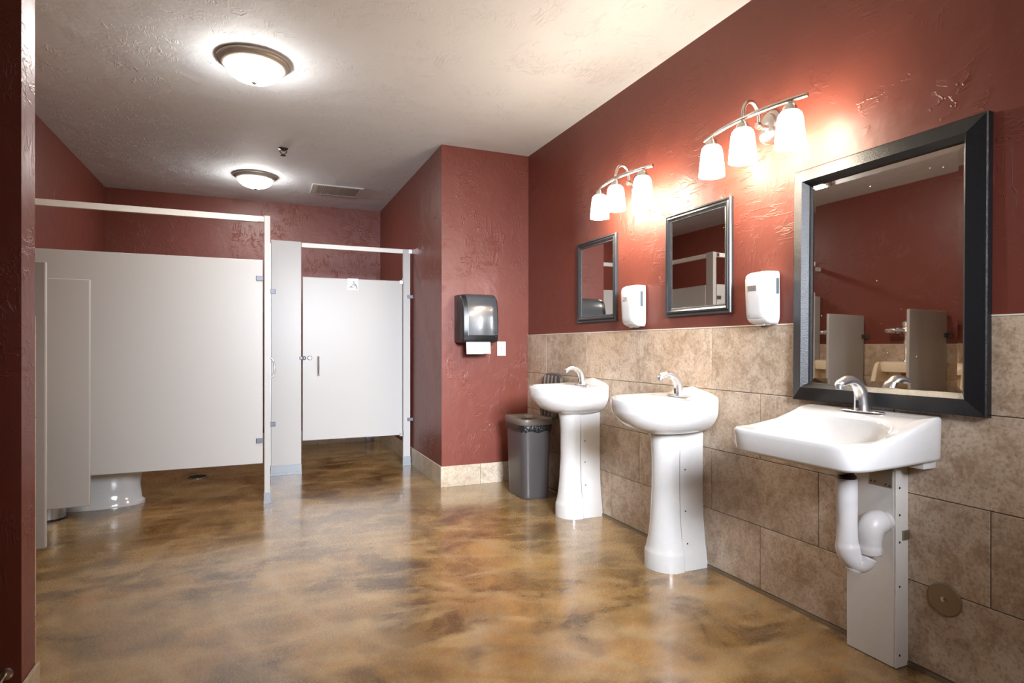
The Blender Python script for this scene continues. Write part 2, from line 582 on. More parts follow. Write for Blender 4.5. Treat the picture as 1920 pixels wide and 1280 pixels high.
# corner pilaster
def pilaster(name, x0, x1, y0, y1, ztop, label, shoe_h=0.07, wide=False):
    t = thing(name, ((x0 + x1) / 2, (y0 + y1) / 2, 0), label, 'pilaster')
    obj('post', bx(x0, x1, y0, y1, 0.004, ztop, 0.003), 'panel', t)
    s = bx(x0 - 0.003, x1 + 0.003, y0 - 0.003, y1 + 0.003, 0, shoe_h, 0.001, 1)
    bx(x0 - 0.005, x1 + 0.005, y0 - 0.005, y1 + 0.005, 0, 0.024, 0.001, 1, s)
    obj('shoe', s, 'shoe', t).__setitem__('label', 'polished steel shoe')
    return t
corner = pilaster('pilaster', 0.048, 0.088, YF, YF + 0.10, 2.062, 'tall narrow corner pilaster at the open end of the left stall front', 0.078)
# side door of the wide stall, seen edge-on
t = thing('stall_door', (0.079, 5.10, 0.29), 'greige side door of the left stall, seen edge-on behind the corner pilaster', 'stall door')
obj('panel', bx(0.066, 0.090, YF + 0.107, 5.44, 0.292, 1.742, 0.003), 'panel', t)
obj('pull_handle', tube(smooth_path([(0.090, YF + 0.19, 0.885), (0.112, YF + 0.19, 0.91), (0.121, YF + 0.19, 0.965), (0.112, YF + 0.19, 1.02), (0.090, YF + 0.19, 1.045)]), 0.006, 10), 'chrome', t, True)
for z in (1.70, 0.335):
    obj('hinge', tube([(0.098, 5.44, z - 0.03), (0.098, 5.44, z + 0.03)], 0.007, 10), 'chrome', t, True, 0.6)
# front headrail
t = thing('headrail', (-0.68, YF + 0.02, 2.036), 'long cream headrail across the left stall front', 'headrail')
obj('rail', bx(XL + 0.001, 0.0475, YF + 0.006, YF + 0.034, 2.014, 2.056, 0.003), 'rail', t)
b_ = obj('end_bracket', bx(0.008, 0.044, YF - 0.001, YF + 0.006, 2.018, 2.052, 0.002, 1), 'chrome', t)
for z in (2.027, 2.043):
    put('screw', SCREW_Y, (0.028, YF - 0.001, z), b_)
# side headrail of the wide stall
t = thing('headrail', (0.08, 5.1, 2.036), 'headrail over the side door of the left stall, hidden behind the corner pilaster', 'headrail')
obj('rail', bx(0.055, 0.085, YF + 0.101, 5.558, 2.014, 2.056, 0.003), 'rail', t)

# second stall: wide pilaster, door, right pilaster, headrail
Y2 = 5.555
pil2 = pilaster('pilaster', 0.112, 0.360, Y2, Y2 + 0.032, 2.050, 'broad greige pilaster between the left stall and the right stall door', 0.088)
for z in (1.603, 0.452):
    bracket(pil2, 0.128, Y2, z, 0.042, 0.014, 0.036, -1)
obj('edge_channel', bx(0.102, 0.111, Y2 - 0.004, Y2 + 0.035, 0.09, 2.02, 0.001, 1), 'steel', pil2)
pil3 = pilaster('pilaster', 1.268, 1.336, Y2, Y2 + 0.032, 2.045, 'slim pilaster at the hinge side of the right stall door, near the maroon wall', 0.085)
for z in (1.596, 0.436):
    bracket(pil3, 1.330, Y2, z, 0.046, 0.010, 0.030, 1)
t = thing('headrail', (0.82, Y2, 2.02), 'cream headrail over the right stall door', 'headrail')
obj('rail', bx(0.362, 1.268, Y2 + 0.002, Y2 + 0.030, 2.002, 2.043, 0.003), 'rail', t)
b_ = obj('end_bracket', bx(1.316, X1 - 0.001, Y2 - 0.006, Y2 - 0.0008, 2.004, 2.045, 0.002, 1), 'chrome', pil3)
for z in (2.014, 2.034):
    put('screw', SCREW_Y, (1.345, Y2 - 0.006, z), b_)

d2 = thing('stall_door', (1.26, Y2 + 0.014, 0.29), 'white greige door of the right stall with a changing-table sticker', 'stall door')
obj('panel', bx(0.371, 1.262, Y2 + 0.001, Y2 + 0.027, 0.291, 1.742, 0.004), 'panel', d2)
yd = Y2 + 0.001
lk = obj('latch', lathe((0.431, yd, 1.023), [(0.020, 0), (0.020, -0.006), (0.014, -0.012), (0.010, -0.012)], 'Y', 20), 'steel', d2, True, 0.5)
obj('slot', bx(0.429, 0.433, yd - 0.0135, yd - 0.0115, 1.013, 1.033), 'dark', lk)
k_ = bx(0.345, 0.372, yd - 0.014, yd - 0.002, 1.011, 1.035, 0.002, 1)
join(k_, lathe((0.385, yd, 1.023), [(0.016, 0), (0.016, -0.008), (0.009, -0.014)], 'Y', 16))
obj('keeper', k_, 'bracket', d2, True, 0.5)
hd = tube(smooth_path([(0.503, yd, 0.870), (0.503, yd - 0.018, 0.886), (0.503, yd - 0.030, 0.950), (0.503, yd - 0.018, 1.020), (0.503, yd, 1.036)]), 0.0075, 12, flat=[1.3] * 33)
for z in (0.872, 1.034):
    join(hd, lathe((0.503, yd, z), [(0.013, 0), (0.012, -0.004), (0.006, -0.006)], 'Y', 14))
obj('pull_handle', hd, 'chrome', d2, True, 0.6)
for z, dz in ((1.735, 0.02), (0.300, 0.02)):
    b = bx(1.232, 1.262, yd - 0.008, yd, z - dz, z + dz * 0.6, 0.002, 1)
    join(b, tube([(1.264, yd - 0.008, z - 0.028), (1.264, yd - 0.008, z + 0.028)], 0.007, 10))
    obj('hinge', b, 'chrome', d2, True, 0.5)

# changing-table sticker on the door
t = thing('changing_table_sticker', (0.805, yd - 0.001, 1.69), 'small square white baby-changing sticker near the top of the right stall door', 'sign')
obj('plate', bx(0.757, 0.852, yd - 0.0018, yd - 0.0004, 1.640, 1.745, 0.0005, 1), 'white_plastic', t)
ys = yd - 0.0022
pic = lathe((0.812, ys, 1.713), [(0.0075, 0), (0.0075, -0.0008)], 'Y', 16)               # head
for pts, r in (([(0.812, ys, 1.700), (0.826, ys, 1.694), (0.838, ys, 1.668)], 0.0048),      # bent back
               ([(0.838, ys, 1.668), (0.842, ys, 1.650)], 0.0042),
               ([(0.816, ys, 1.699), (0.802, ys, 1.686), (0.794, ys, 1.686)], 0.003),      # arm
               ([(0.826, ys, 1.692), (0.812, ys, 1.676)], 0.003),
               ([(0.770, ys, 1.664), (0.812, ys, 1.664)], 0.0022),                        # table
               ([(0.780, ys, 1.672), (0.800, ys, 1.672)], 0.004),                         # baby
               ([(0.776, ys, 1.676), (0.7765, ys, 1.6765)], 0.005)):
    join(pic, tube(pts, [r] * len(pts), 8, flat=None))
for v in pic.verts: v.co.y = ys + (v.co.y - ys) * 0.12
obj('pictogram', pic, 'ink', t)

# partition between the stalls
t = thing('stall_panel', (0.09, 6.36, 0.3), 'long divider panel running back between the two stalls', 'stall panel')
obj('panel', bx(0.064, 0.090, Y2 + 0.036, YB - 0.03, 0.295, 1.742, 0.004), 'panel', t)
obj('bracket', bx(0.055, 0.099, YB - 0.03, YB - 0.011, 1.5, 1.56, 0.002, 1), 'chrome', t)
# chromed wall foot seen under the right stall door
t = thing('wall_bracket_foot', (1.21, YB - 0.03, 0), 'small grey metal foot against the back wall under the right stall door', 'bracket')
obj('plate', bx(1.178, 1.243, YB - 0.045, YB - 0.011, 0.0, 0.17, 0.004), 'steel', t)
obj('flange', bx(1.170, 1.251, YB - 0.052, YB - 0.011, 0.0, 0.012, 0.002), 'steel', t)

# toilet in the wide stall
def egg(cx, cy, af, ab, b, z, n=40, k=2.0):
    out = []
    for i in range(n):
        a = 2 * PI * i / n
        c, s = math.cos(a), math.sin(a)
        sx = (af if c > 0 else ab)
        out.append((cx + math.copysign(sx * abs(c) ** (2 / k), c), cy + math.copysign(b * abs(s) ** (2 / k), s), z))
    return out
TX, TY = -1.02, 5.02
t = thing('toilet', (TX, TY, 0), 'white porcelain toilet whose foot shows under the left stall panel', 'toilet')
obj('base', loft([egg(TX, TY, .275, .30, .145, 0.0), egg(TX, TY, .275, .30, .145, 0.02), egg(TX, TY, .255, .29, .130, 0.04), egg(TX, TY, .245, .28, .122, 0.14),
                  egg(TX, TY, .26, .28, .135, 0.24), egg(TX + .01, TY, .30, .28, .175, 0.33), egg(TX + .02, TY, .33, .28, .19, 0.385), egg(TX + .02, TY, .325, .275, .185, 0.395)]), 'porcelain', t, True, 0.7)
tr = smooth_path([(TX - .20, TY - .128, .05), (TX - .12, TY - .136, .10), (TX - .08, TY - .138, .19), (TX - .13, TY - .150, .27)])
obj('trapway', tube(tr, [0.030] * len(tr), 12), 'porcelain', t, True)
obj('bolt_cap', lathe((TX - .05, TY - .125, 0.012), [(0.016, 0), (0.016, 0.015), (0.008, 0.024)], 'Z', 14), 'white_plastic', t, True, 0.8)
obj('seat', loft([egg(TX + .03, TY, .325, .25, .188, .396), egg(TX + .03, TY, .33, .25, .192, .406), egg(TX + .03, TY, .325, .245, .186, .416)]), 'white_plastic', t, True, 0.8)
obj('lid', loft([egg(TX + .03, TY, .325, .25, .188, .418), egg(TX + .03, TY, .32, .245, .182, .436), egg(TX + .03, TY, .20, .15, .11, .444)]), 'white_plastic', t, True, 0.8)
obj('tank', bx(XL + 0.004, XL + 0.19, TY - .22, TY + .22, .40, .74, 0.02, 3), 'porcelain', t, True, 0.6)
obj('tank_lid', bx(XL + 0.002, XL + 0.20, TY - .23, TY + .23, .74, .775, 0.01, 3), 'porcelain', t, True, 0.6)
# brushed steel can beside the toilet
t = thing('steel_can', (-1.245, 4.735, 0), 'small round brushed steel can standing on the floor left of the toilet', 'waste can')
obj('body', lathe((-1.245, 4.735, 0), [(0.088, 0.002), (0.092, 0.006), (0.092, 0.25), (0.086, 0.262)], 'Z', 40), 'steel', t, True, 0.5)
obj('foot_ring', lathe((-1.245, 4.735, 0), [(0.094, 0), (0.094, 0.014), (0.091, 0.016)], 'Z', 40), 'black', t, True, 0.5)
obj('lid', lathe((-1.245, 4.735, 0.262), [(0.088, 0), (0.08, 0.014), (0.03, 0.022)], 'Z', 40), 'black', t, True, 0.5)
# floor drain
t = thing('floor_drain', (-0.47, 5.77, 0), 'round dark floor drain inside the left stall', 'drain')
obj('ring', lathe((-0.47, 5.77, 0), [(0.085, 0.0), (0.085, 0.004), (0.078, 0.005)], 'Z', 32), 'bronze', t, True, 0.5)
gr = bmesh.new()
for k in range(-3, 4):
    w = math.sqrt(0.07 ** 2 - (k * 0.02) ** 2)
    bx(-0.47 - w, -0.47 + w, 5.77 + k * 0.02 - 0.004, 5.77 + k * 0.02 + 0.004, 0.005, 0.0075, bm=gr)
obj('grate', gr, 'dark', t)

# ------------------------------------------------------------------ urinal bay (seen past the wing wall and in the mirror)
def screen(y, label, mt='panel'):
    t = thing('urinal_screen', (XL, y, 0.21), label, 'urinal screen', None)
    obj('panel', bx(XL + 0.035, -0.878, y - 0.013, y + 0.013, 0.212, 1.508, 0.005), mt, t)
    for z in (1.30, 0.42):
        b = bx(XL + 0.010, XL + 0.075, y - 0.020, y - 0.013, z - 0.02, z + 0.02, 0.002, 1)
        bx(XL + 0.010, XL + 0.075, y + 0.013, y + 0.020, z - 0.02, z + 0.02, 0.002, 1, b)
        bx(XL + 0.010, XL + 0.018, y - 0.045, y + 0.045, z - 0.02, z + 0.02, 0.002, 1, b)
        obj('bracket', b, 'bracket', t)
    return t
screen(4.085, 'grey urinal screen farther from the camera, in front of the left stall panel')
screen(3.31, 'nearer urinal screen, a slim sliver beside the left wing wall')

def urinal(yc, label):
    t = thing('urinal', (XL, yc, 0.66), label, 'urinal', 'urinals on the left wall')
    x0 = XL + 0.010
    def ring(d, w, z, n=40, e=4.5):
        out = []
        for i in range(n):
            a = 2 * PI * i / n
            c, s = math.cos(a), math.sin(a)
            out.append((x0 + d / 2 + math.copysign(d / 2 * abs(c) ** (2 / e), c), yc + math.copysign(w * abs(s) ** (2 / e), s), z))
        return out
    body = loft([ring(.08, .08, .50), ring(.16, .13, .54), ring(.27, .17, .60), ring(.33, .195, .66), ring(.335, .200, .69), ring(.325, .188, .70),
                 ring(.30, .168, .695), ring(.26, .15, .65), ring(.16, .10, .62)], True, True)
    join(body, loft([ring(.09, .196, .68), ring(.09, .190, .95), ring(.08, .18, 1.05)], True, True))
    # overhanging top block
    join(body, loft([ring(.205, .150, .958), ring(.215, .160, .962), ring(.215, .178, 1.035), ring(.205, .172, 1.052), ring(.18, .155, 1.060)], True, True))
    for s in (-1, 1):   # sloping cheeks
        join(body, loft([[(x0, yc + s * .155, z0), (x0, yc + s * w_, z0), (x0 + d, yc + s * w_, z0), (x0 + d, yc + s * .155, z0)]
                         for z0, d, w_ in ((.685, .310, .200), (.80, .285, .200), (.92, .255, .196), (1.0, .236, .192), (1.035, .224, .187), (1.052, .20, .178))]))
    obj('bowl', body, 'bisque', t, True, 0.7)
    edge = [(-.05, .955), (-.045, .935), (-.034, .90), (-.026, .93), (-.012, .872), (-.002, .925), (.006, .89), (.014, .935), (.024, .915), (.030, .955)]
    b = loft([[(x0 + d, yc + p, q) for p, q in edge] for d in (.0900, .0925)])
    obj('rust_streak', b, 'rust', t)
    return t
def flush_valve(yc, label):
    x = XL + 0.075
    t = thing('flush_valve', (x, yc, 1.06), label, 'flush valve', 'flush valves above the urinals')
    obj('down_pipe', lathe((x, yc, 1.06), [(.030, 0), (.026, .010), (.014, .016), (.012, .02), (.012, .16), (.020, .165), (.020, .195), (.014, .2), (.014, .26)], 'Z', 20), 'chrome', t, True, 0.5)
    obj('valve_body', lathe((x, yc, 1.32), [(.020, 0), (.032, .02), (.030, .06), (.036, .07), (.036, .10), (.028, .112)], 'Z', 24), 'chrome', t, True, 0.5)
    b = tube([(x, yc + .02, 1.35), (x, yc + .10, 1.35)], 0.014, 16)
    join(b, lathe((x, yc + .10, 1.35), [(.022, 0), (.026, .01), (.026, .045), (.018, .055)], 'Y', 20))
    join(b, tube([(XL, yc + .125, 1.35), (x, yc + .125, 1.35)], 0.013, 14))
    join(b, lathe((XL, yc + .125, 1.35), [(.032, 0), (.028, .008), (.014, .012)], 'X', 20))
    join(b, lathe((x, yc + .155, 1.35), [(.014, 0), (.022, .01), (.024, .03), (.016, .045)], 'Y', 20))
    obj('stop_valve', b, 'chrome', t, True, 0.5)
    join_ = tube([(x, yc, 1.36), (x + .06, yc, 1.36)], 0.008, 10)
    obj('handle', join_, 'chrome', t, True, 0.5)
for yc, w in ((3.625, 'between the two urinal screens, seen in the large mirror'), (4.345, 'beside the left stall, seen at the left edge of the large mirror'),
              (2.86, 'nearest the wing wall, seen at the right edge of the large mirror')):
    urinal(yc, 'bisque wall urinal ' + w)
    flush_valve(yc, 'chrome flush valve above the urinal ' + w.split(',')[0])

# ------------------------------------------------------------------ ceiling fixtures
def dome_light(x, y, label):
    t = thing('ceiling_light', (x, y, HC), label, 'ceiling light', 'flush dome lights on the ceiling')
    obj('pan', lathe((x, y, HC), [(.186, -.0005), (.196, -.006), (.194, -.014), (.184, -.018), (.180, -.026), (.172, -.034), (.160, -.042), (.152, -.042), (.150, -.030), (.02, -.028)], 'Z', 64, (True, False)), 'pan', t, True, 0.6)
    prof = [(.1515, -.040)]
    for k in range(1, 10):
        a = k / 10 * PI / 2
        prof.append((.1515 * math.cos(a), -.040 - .078 * math.sin(a)))
    prof.append((.004, -.1185))
    obj('glass_dome', lathe((x, y, HC), prof, 'Z', 48, (False, True)), 'dome', t, True)
    obj('finial', lathe((x, y, HC), [(.014, -.117), (.017, -.122), (.012, -.130), (.005, -.135)], 'Z', 16), 'satin', t, True)
    return t
dome_light(-0.014, 3.665, 'larger looking flush dome light on the ceiling, nearer the camera')
dome_light(-0.014, 6.12, 'smaller looking flush dome light on the ceiling over the stalls')
dome_light(0.95, -0.75, 'added fill dome light on the ceiling behind the camera, outside the picture')  # extra dome, added as fill for the sink fronts and near tiles

t = thing('ceiling_vent', (0.757, 6.37, HC), 'painted metal ceiling vent with narrow slats near the back wall', 'vent')
vx0, vx1, vy0, vy1 = 0.507, 1.004, 6.173, 6.573
fr = bx(vx0, vx1, vy0, vy0 + .035, HC - .012, HC - .0005, .002, 1)
bx(vx0, vx1, vy1 - .035, vy1, HC - .012, HC - .0005, .002, 1, fr)
bx(vx0, vx0 + .055, vy0 + .035, vy1 - .035, HC - .012, HC - .0005, .002, 1, fr)
bx(vx1 - .045, vx1, vy0 + .035, vy1 - .035, HC - .012, HC - .0005, .002, 1, fr)
obj('frame', fr, 'vent', t)
obj('backing', bx(vx0 + .05, vx1 - .04, vy0 + .03, vy1 - .03, HC - .003, HC - .0008), 'bronze', t)
sl = bx(-.0074, .0074, -.165, .165, -.0015, .0015)
for v in sl.verts: v.co.z += v.co.x * 0.45
me = bpy.data.meshes.new('slat'); sl.to_mesh(me); sl.free(); me.materials.append(M['vent'])
for k in range(22):
    put('slat', me, (vx0 + .066 + k * .0178, (vy0 + vy1) / 2, HC - .009), t)
scr_z = screw_mesh(0.005, 'Z', 'satin')
for x in (vx0 + .025, vx1 - .02):
    put('screw', scr_z, (x, (vy0 + vy1) / 2, HC - .0145), t)

t = thing('fire_sprinkler', (0.197, 5.187, HC), 'small dark fire sprinkler head on the ceiling between the two dome lights', 'sprinkler')
obj('escutcheon', lathe((.197, 5.187, HC), [(.038, -.0005), (.036, -.006), (.022, -.012), (.014, -.02)], 'Z', 24, (False, True)), 'sprinkler', t, True, 0.5)
obj('frame_arm', tube(smooth_path([(.177, 5.187, HC - .015), (.172, 5.187, HC - .03), (.195, 5.187, HC - .052)]), .004, 8), 'sprinkler', t, True)
obj('frame_arm', tube(smooth_path([(.217, 5.187, HC - .015), (.222, 5.187, HC - .03), (.199, 5.187, HC - .052)]), .004, 8), 'sprinkler', t, True)
obj('deflector', lathe((.197, 5.187, HC - .054), [(.008, 0), (.022, -.003), (.022, -.006), (.008, -.007)], 'Z', 20), 'sprinkler', t, True, 0.5)

# ------------------------------------------------------------------ vanity lights
def vanity(yc, label):
    t = thing('vanity_light', (XP, yc, 2.11), label, 'wall light', 'three-shade vanity lights above the mirrors')
    # oval stepped canopy on the wall
    obj('canopy', lathe((XP, yc + .018, 2.118), [(.058, 0), (.058, -.006), (.052, -.012), (.044, -.014), (.040, -.024), (.022, -.030)], 'X', 36, ky=1.12), 'satin', t, True, 0.5)
    obj('hemisphere', lathe((XP - .006, yc + .018, 2.075), [(.046, 0), (.045, -.014), (.038, -.030), (.024, -.040), (.006, -.044)], 'X', 32), 'chrome', t, True, 0.6)
    arm = smooth_path([(XP - .01, yc, 2.095), (2.075, yc, 2.092), (2.035, yc, 2.094), (2.030, yc, 2.115), (2.026, yc, 2.150), (2.008, yc, 2.182),
                       (1.982, yc, 2.193), (1.956, yc, 2.182), (1.940, yc, 2.152), (1.937, yc, 2.116)], 5)
    obj('gooseneck', tube(arm, .0085, 14), 'satin', t, True)
    obj('finial', lathe((2.035, yc, 2.094), [(.012, -.020), (.016, -.012), (.016, -.004), (.011, .004)], 'X', 16), 'satin', t, True, 0.6)
    bar = []
    for k in range(25):
        u = -1 + 2 * k / 24
        bar.append((1.936 + .050 * u * u, yc + .290 * u, 2.113))
    obj('bar', tube(bar, .0098, 16), 'satin', t, True, 0.7)
    for u in (-.77, 0, .77):
        x, y = 1.936 + .050 * u * u, yc + .290 * u
        obj('socket_cup', lathe((x, y, 2.065), [(.030, 0), (.029, .010), (.022, .026), (.012, .034), (.008, .038), (.008, .042)], 'Z', 24, (False, True)), 'satin', t, True, 0.6)
        sh = obj('shade', lathe((x, y, 2.066), [(.020, .004), (.034, .000), (.043, -.010), (.048, -.026), (.052, -.060), (.056, -.100), (.0590, -.142),
                                        (.0555, -.142), (.052, -.100), (.048, -.060), (.044, -.028), (.03, -.008)], 'Z', 32, (False, False)), 'shade', t, True)
        obj('bulb', lathe((x, y, 2.055), [(.010, 0), (.016, -.02), (.026, -.045), (.024, -.065), (.008, -.078)], 'Z', 16), 'shade', sh, True)
    return t
vanity(1.972, 'vanity light with three glowing shades nearer the camera, left of the large mirror')
vanity(2.965, 'farther vanity light with three glowing shades, above the two small mirrors')

# ------------------------------------------------------------------ mirrors
def framed(yc, zc, hw_o, hh_o, ridge, inner, xw, prof, fmat, name, label, bevel=0.0, beads=False, tilt=0.0):
    """prof: list of (inset from outer edge, distance from wall)"""
    t = thing(name, (xw, yc, zc + hh_o), label, 'mirror')
    corners = [(-1, -1), (1, -1), (1, 1), (-1, 1)]
    for k in range(4):
        (a0, b0), (a1, b1) = corners[k], corners[(k + 1) % 4]
        rings = []
        for (sa, sb) in ((a0, b0), (a1, b1)):
            r = []
            for ins, dep in prof:
                r.append((xw - dep, yc + sa * (hw_o - ins), zc + sb * (hh_o - ins)))
            rings.append(r)
        obj('frame_rail', loft(rings, True, True), fmat, t)
    ins = prof[-2][0]
    hw, hh, xm = hw_o - ins, hh_o - ins, xw - prof[-1][1] - .004
    b = bmesh.new()
    if bevel:
        o4 = [b.verts.new((xm + .0010, yc + a * (hw + .002), zc + c * (hh + .002))) for a, c in corners]
        i4 = [b.verts.new((xm, yc + a * (hw - bevel), zc + c * (hh - bevel))) for a, c in corners]
        for k in range(4):
            b.faces.new((o4[k], o4[(k + 1) % 4], i4[(k + 1) % 4], i4[k]))
        b.faces.new(i4)
    else:
        b.faces.new([b.verts.new((xm, yc + a * (hw + .002), zc + c * (hh + .002))) for a, c in corners])
    bk = [b.verts.new((xw - .001, yc + a * (hw + .002), zc + c * (hh + .002))) for a, c in corners]
    b.faces.new(bk[::-1])
    obj('glass', b, 'mirror', t)
    if beads:
        bd = bmesh.new()
        i0 = prof[-2][0] - .005
        for a, c, horizontal in ((0, 1, 1), (0, -1, 1), (1, 0, 0), (-1, 0, 0)):
            L = (hw_o if horizontal else hh_o) - i0
            n = int(2 * L / .0085)
            for k in range(n):
                q = -L + (k + .5) * 2 * L / n
                y, z = (yc + q, zc + c * (hh_o - i0)) if horizontal else (yc + a * (hw_o - i0), zc + q)
                m4 = Matrix.Translation((xw - prof[-3][1] + .001, y, z))
                bmesh.ops.create_icosphere(bd, subdivisions=1, radius=.0034, matrix=m4)
        o = obj('bead_moulding', bd, fmat, t, True)
        o['kind'] = 'stuff'
    t.rotation_euler = (0, tilt, 0)
    return t
big_prof = [(0, 0.0), (0, 0.024), (0.004, 0.027), (0.054, 0.044), (0.072, 0.020), (0.072, 0.006)]
framed(1.478, 1.381, .3640, .479, None, None, XP - .001, big_prof, 'frame', 'large_mirror',
       'large black framed mirror with a slanted glass border above the wall-hung sink', bevel=.022, tilt=math.radians(0.62))
sm_prof = [(0, 0.0), (0, 0.014), (0.004, 0.020), (0.010, 0.020), (0.014, 0.015), (0.020, 0.022), (0.026, 0.024), (0.033, 0.018), (0.038, 0.013), (0.046, 0.011), (0.046, 0.004)]
framed(2.468, 1.571, .2500, .282, None, None, XP - .001, sm_prof, 'frame_small', 'framed_mirror',
       'middle mirror with a beaded dark frame, between the two soap dispensers', beads=True)
framed(3.466, 1.572, .2490, .282, None, None, XP - .001, sm_prof, 'frame_small', 'framed_mirror',
       'farthest small mirror with a beaded dark frame, beyond the left soap dispenser', beads=True)

# ------------------------------------------------------------------ soap dispensers
def soap(y0, y1, z0, z1, depth, label, kind):
    yc = (y0 + y1) / 2
    t = thing('soap_dispenser', (XP, yc, z0), label, 'soap dispenser')
    def ring(z, d, hw, e=5.0, n=40):
        out = []
        for i in range(n):
            a = 2 * PI * i / n
            c, s = math.cos(a), math.sin(a)
            out.append((XP - d / 2 - math.copysign(d / 2 * abs(c) ** (2 / e), c), yc + math.copysign(hw * abs(s) ** (2 / e), s), z))
        return out
    hw, H = (y1 - y0) / 2, z1 - z0
    tab = [(0, .55, .72), (.015, .66, .80), (.05, .80, .90), (.10, .88, .97), (.20, .92, 1), (.5, .97, 1), (.85, 1.0, 1), (.93, .95, .985), (.97, .86, .95), (1, .72, .86)]
    obj('housing', loft([ring(z0 + H * u, depth * d, hw * w) for u, d, w in tab]), 'white_plastic', t, True, 0.9)
    # raised front cover
    cov = loft([ring(z0 + H * u, depth * d + .004, hw * w * .93, 4.0) for u, d, w in [(0.10, .84, .90), (.13, .90, .97), (.22, .93, 1), (.5, .98, 1), (.85, 1.0, .99), (.93, .94, .95)]])
    obj('front_cover', cov, 'white_pvc' if kind == 2 else 'white_plastic', t, True, 0.9)
    # level window on the near side
    if kind == 1:
        obj('level_window', bx(XP - depth * .50, XP - depth * .32, y0 - .0012, y0 + .004, z0 + H * .48, z0 + H * .85, .002, 1), 'window_grey', t)
    else:
        obj('level_window', bx(XP - depth * .36, XP - depth * .20, y0 - .0012, y0 + .004, z0 + H * .56, z0 + H * .87, .005, 3), 'window_grey', t)
    xf = XP - depth * .985 - .0035
    lw, lz = (.020, z0 + H * .665) if kind == 1 else (.026, z0 + H * .68)
    lb = obj('name_label', bx(xf - .0015, xf + .006, yc - lw + .006, yc + lw + .006, lz - .013, lz + .013, .001, 1), 'satin' if kind == 2 else 'ink', t)
    mk = bmesh.new()
    for r_ in range(3):
        for c_ in range(5):
            if (r_ * 5 + c_) % 4 != 3:
                yy = yc + .006 - lw * .8 + c_ * lw * .36
                bx(xf - .0022, xf - .0012, yy, yy + lw * .22, lz - .009 + r_ * .007, lz - .005 + r_ * .007, bm=mk)
    obj('label_print', mk, 'ink' if kind == 2 else 'white_plastic', lb)
    nz = bx(XP - depth * .62, XP - depth * .22, yc - .024, yc + .024, z0 - .006, z0 + .004, .002, 1)
    obj('nozzle_plate', nz, 'chrome', t)
    obj('nozzle', lathe((XP - depth * .45, yc, z0 - .014), [(.007, 0), (.010, .006), (.012, .012)], 'Z', 14), 'black', t, True, 0.6)
    b = put('screw', screw_mesh(.004, 'X', 'dark'), (XP - depth * .80, yc + hw * .6, z0 + H * .10), t)
soap(2.905, 3.045, 1.244, 1.487, .108, 'white soap dispenser with a long grey window slot, between the two small mirrors', 1)
soap(1.928, 2.055, 1.224, 1.456, .104, 'white rounded soap dispenser with a silver label, beside the large mirror', 2)

# ------------------------------------------------------------------ faucets (a part of each sink)
def faucet(t, x, y, z):
    """x, y, z: centre of the escutcheon on the deck"""
    # escutcheon: long thin oval
    rings = []
    for s, dz in ((1.0, 0.0), (1.0, .003), (.92, .0055), (.3, .0065)):
        r = []
        for i in range(40):
            a = 2 * PI * i / 40
            c, q = math.cos(a), math.sin(a)
            r.append((x + math.copysign(.026 * s * abs(c) ** .8, c), y + math.copysign(.086 * s * abs(q) ** .8, q), z + dz))
        rings.append(r)
    f = obj('faucet', tube_faucet(x, y, z), 'chrome', t, True, 0.9)
    obj('escutcheon', loft(rings), 'chrome', f, True, 0.6)
    obj('sensor_window', bx(x - .0275, x - .014, y - .0065, y + .0065, z + .014, z + .044, .003, 2), 'black', f)
    obj('aerator', lathe((x - .117, y, z + .092), [(.011, -.008), (.0125, -.006), (.0125, .008)], 'Z', 18), 'steel', f, True, 0.6)
def tube_faucet(x, y, z):
    P = smooth_path([(x - .001, y, z + .002), (x - .001, y, z + .030), (x - .006, y, z + .066), (x - .022, y, z + .094), (x - .050, y, z + .112),
                     (x - .080, y, z + .1150), (x - .108, y, z + .107), (x - .122, y, z + .099)], 6)
    n = len(P)
    R = [interp([(0, .0250), (.2, .0240), (.45, .0205), (.7, .0175), (.9, .0155), (1, .0125)], k / (n - 1)) for k in range(n)]
    FL = [interp([(0, 1.10), (.3, 1.0), (.7, 1.1), (1, 1.15)], k / (n - 1)) for k in range(n)]
    return tube(P, R, 20, flat=FL)

# ------------------------------------------------------------------ pedestal sinks
def dring(xw, yc, cx, af, ab, b, nf, nb, zf, n=72, ys=None):
    out = []
    for i in range(n):
        a = 2 * PI * i / n
        c, s = math.cos(a), math.sin(a)
        if c < 0: x = cx - af * abs(c) ** (2 / nf); e = nf
        else: x = cx + ab * abs(c) ** (2 / nb); e = nb
        y = math.copysign(b * abs(s) ** (2 / e), s)
        if ys: y *= ys(x)
        z = zf(x, y) if callable(zf) else zf
        out.append((xw + x, yc + y, z))
    return out

